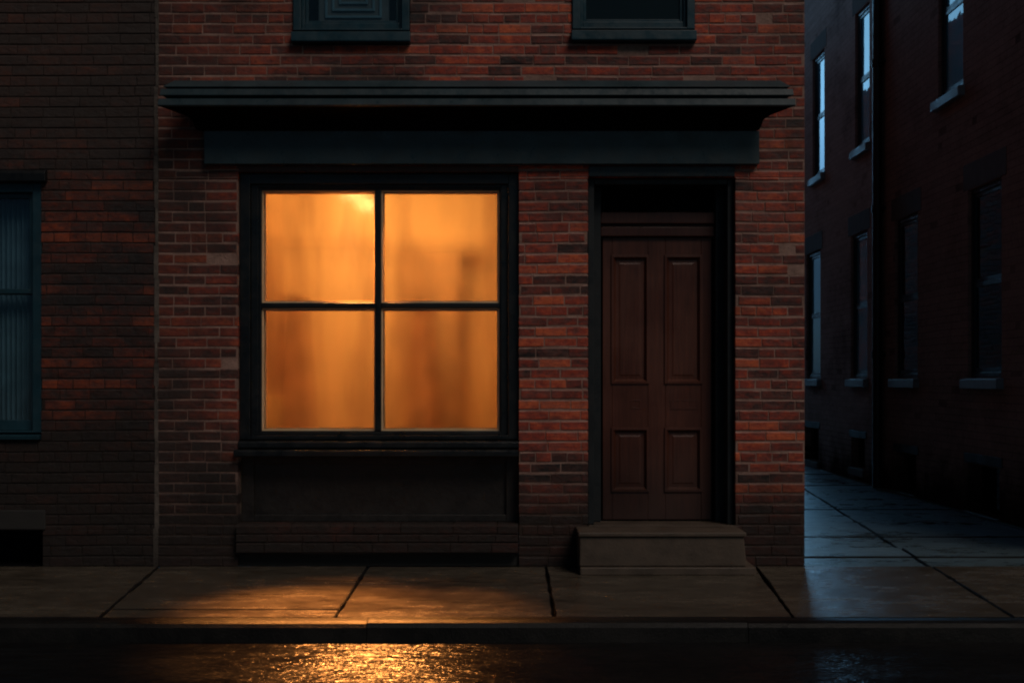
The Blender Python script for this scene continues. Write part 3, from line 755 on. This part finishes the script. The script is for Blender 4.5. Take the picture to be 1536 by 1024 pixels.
def alley_window(b, parent, upper, curt=True):
    y0, y1, z0, z1 = b; X = 4.6
    mb = MB()
    def bx(y_0, y_1, x_0, x_1, z_0, z_1): mb.box(X + x_0, X + x_1, y_0, y_1, z_0, z_1)
    def rg(a0, a1, c0, c1, w, x_0, x_1):
        bx(a0, a0 + w, x_0, x_1, c0, c1); bx(a1 - w, a1, x_0, x_1, c0, c1); bx(a0 + w, a1 - w, x_0, x_1, c1 - w, c1); bx(a0 + w, a1 - w, x_0, x_1, c0, c0 + w)
    rg(y0 + .002, y1 - .002, z0 + .002, z1 - .002, .045, .035, .11)
    w = mb.build('window', M['blue' if upper else 'black'], parent, bevel=.003)
    zm = (z0 + z1) / 2
    mb = MB(); rg(y0 + .05, y1 - .05, zm, z1 - .05, .04, .05, .085); mb.build('upper_sash', M['blue'], w, bevel=.002)
    mb = MB(); rg(y0 + .05, y1 - .05, z0 + .05, zm - .003, .04, .045, .08); mb.build('lower_sash', M['blue'], w, bevel=.002)
    g = M['aglass' if (upper or parent is far) else 'dglass']
    mb = MB(); bx(y0 + .08, y1 - .08, .062, .066, zm + .03, z1 - .08); mb.build('pane', g, w)
    mb = MB(); bx(y0 + .08, y1 - .08, .056, .060, z0 + .08, zm - .03); mb.build('pane', g, w)
    mb = MB()   # sloping stone sill
    y_0, y_1 = y0 - .05, y1 + .05
    mb.mesh([(X - .07, y_0, z0 - .115), (X - .07, y_1, z0 - .115), (X - .07, y_1, z0 - .018), (X - .07, y_0, z0 - .018), (X + .11, y_0, z0 - .115), (X + .11, y_1, z0 - .115), (X + .11, y_1, z0 + .003), (X + .11, y_0, z0 + .003)],
            [(0, 1, 2, 3), (4, 7, 6, 5), (3, 2, 6, 7), (0, 4, 5, 1), (0, 3, 7, 4), (1, 5, 6, 2)])
    mb.build('sill', M['stone'], w, bevel=.006)
    mb = MB(); bx(y0 - .12, y1 + .12, -.004, .10, z1 + .004, z1 + .27); mb.build('lintel', M['astone'], w, bevel=.006)
for b in N_low: alley_window(b, near, False)
for b in N_up: alley_window(b, near, True)
for b in F_low: alley_window(b, far, True)
for b in F_up: alley_window(b, far, True)
for lst, par in ((N_bas, near), (F_bas, far)):
    for y0, y1, z0, z1 in lst:
        mb = MB(); mb.box(4.75, 4.77, y0 - .02, y1 + .02, z0, z1 + .02); g = mb.build('basement_window', M['dglass'], par)
        mb = MB(); mb.box(4.592, 4.70, y0 - .08, y1 + .08, z1 + .004, z1 + .10); mb.build('lintel', M['lstone'], g, bevel=.005)
        mb = MB(); mb.box(4.56, 4.74, y0 - .03, y1 + .03, z0 - (.10 if z0 > .05 else .015), z0 - .003); mb.build('sill', M['lstone' if par is near else 'astone'], g, bevel=.005)
# drainpipe where the two wall tones meet
mb = MB(); yp = yof(1325.5)
mb.tube([(4.52, yp, .0), (4.52, yp, 8.4)], .058, 16)
for z_ in (1.6, 3.4, 5.2, 7.0): mb.tube([(4.52, yp, z_), (4.52, yp, z_ + .09)], .070, 16)
for z_ in (1.62, 3.42, 5.22, 7.02): mb.box(4.50, 4.604, yp - .09, yp + .09, z_ + .02, z_ + .05)
mb.build('drainpipe', M['iron'], near)
mb = MB(); mb.box(4.56, 4.62, SPLIT - .10, SPLIT + .02, 0, 8.7); mb.build('corner_pier', M['abrick'], near, bevel=.004)

# ------------------------------------------------------------------ camera, sky, sun
cam = bpy.data.cameras.new('camera'); co = bpy.data.objects.new('camera', cam); C.objects.link(co)
co.location = (0, -8.45, 1.33); co.rotation_euler = (R(90), 0, 0)
cam.sensor_width = 36; cam.lens = 36 * 1775 / 1536; cam.shift_y = 58 / 1536; cam.clip_end = 2000
bpy.context.scene.camera = co

sc = bpy.context.scene
w = bpy.data.worlds.new('World'); sc.world = w; w.use_nodes = True; nt = w.node_tree
bg = nt.nodes['Background']
BREAK = 58
ELEV, AZ = 24, 35           # sun from the street side, to the right
sky = nt.nodes.new('ShaderNodeTexSky'); sky.sky_type = 'NISHITA'; sky.sun_disc = False
sky.sun_elevation = R(ELEV); sky.sun_rotation = R(180 - AZ)
mx = nt.nodes.new('ShaderNodeMix'); mx.data_type = 'RGBA'; mx.blend_type = 'MULTIPLY'; mx.inputs[0].default_value = 1
nt.links.new(sky.outputs[0], mx.inputs[6]); mx.inputs[7].default_value = (.62, 1.0, 1.08, 1)
# dusk: a brighter break in the cloud, low over the far end of the alley
tc = nt.nodes.new('ShaderNodeTexCoord'); sx = nt.nodes.new('ShaderNodeSeparateXYZ'); nt.links.new(tc.outputs['Generated'], sx.inputs[0])
up = maprange(nt, sx.outputs[2], .09, .23); dn = maprange(nt, sx.outputs[2], .62, .34); fw = maprange(nt, sx.outputs[1], .35, .85)
band = math_(nt, 'MULTIPLY', math_(nt, 'MULTIPLY', math_(nt, 'ADD', math_(nt, 'MULTIPLY', up, .95), .05), dn), fw)
g = math_(nt, 'ADD', math_(nt, 'MULTIPLY', band, BREAK), 1.0)
tn = mix(nt, maprange(nt, sx.outputs[2], .0, .30), (.50, .62, 1.15), (1, 1, 1))
nt.links.new(mix(nt, 1.0, sky.outputs[0], tn, 'MULTIPLY'), mx.inputs[6])
m2 = nt.nodes.new('ShaderNodeVectorMath'); m2.operation = 'SCALE'; nt.links.new(mx.outputs[2], m2.inputs[0]); nt.links.new(g, m2.inputs['Scale'])
nt.links.new(m2.outputs[0], bg.inputs[0]); bg.inputs[1].default_value = .0085

sl = bpy.data.lights.new('sun', 'SUN'); so = bpy.data.objects.new('sun', sl); C.objects.link(so)
sl.energy = .85; sl.angle = R(26); sl.color = (1, .86, .76)
d = Vector((-math.sin(R(AZ)) * math.cos(R(ELEV + 24)), math.cos(R(AZ)) * math.cos(R(ELEV + 24)), -math.sin(R(ELEV + 24))))
so.rotation_euler = d.to_track_quat('-Z', 'Y').to_euler()

sc.view_settings.view_transform = 'Standard'; sc.view_settings.look = 'None'; sc.view_settings.exposure = 0
sc.cycles.use_denoising = True
sc.cycles.pixel_filter_type = 'BLACKMAN_HARRIS'; sc.cycles.filter_width = 2.1
sc.cycles.max_bounces = 10; sc.cycles.transmission_bounces = 8; sc.cycles.transparent_max_bounces = 12
sc.cycles.sample_clamp_indirect = 8
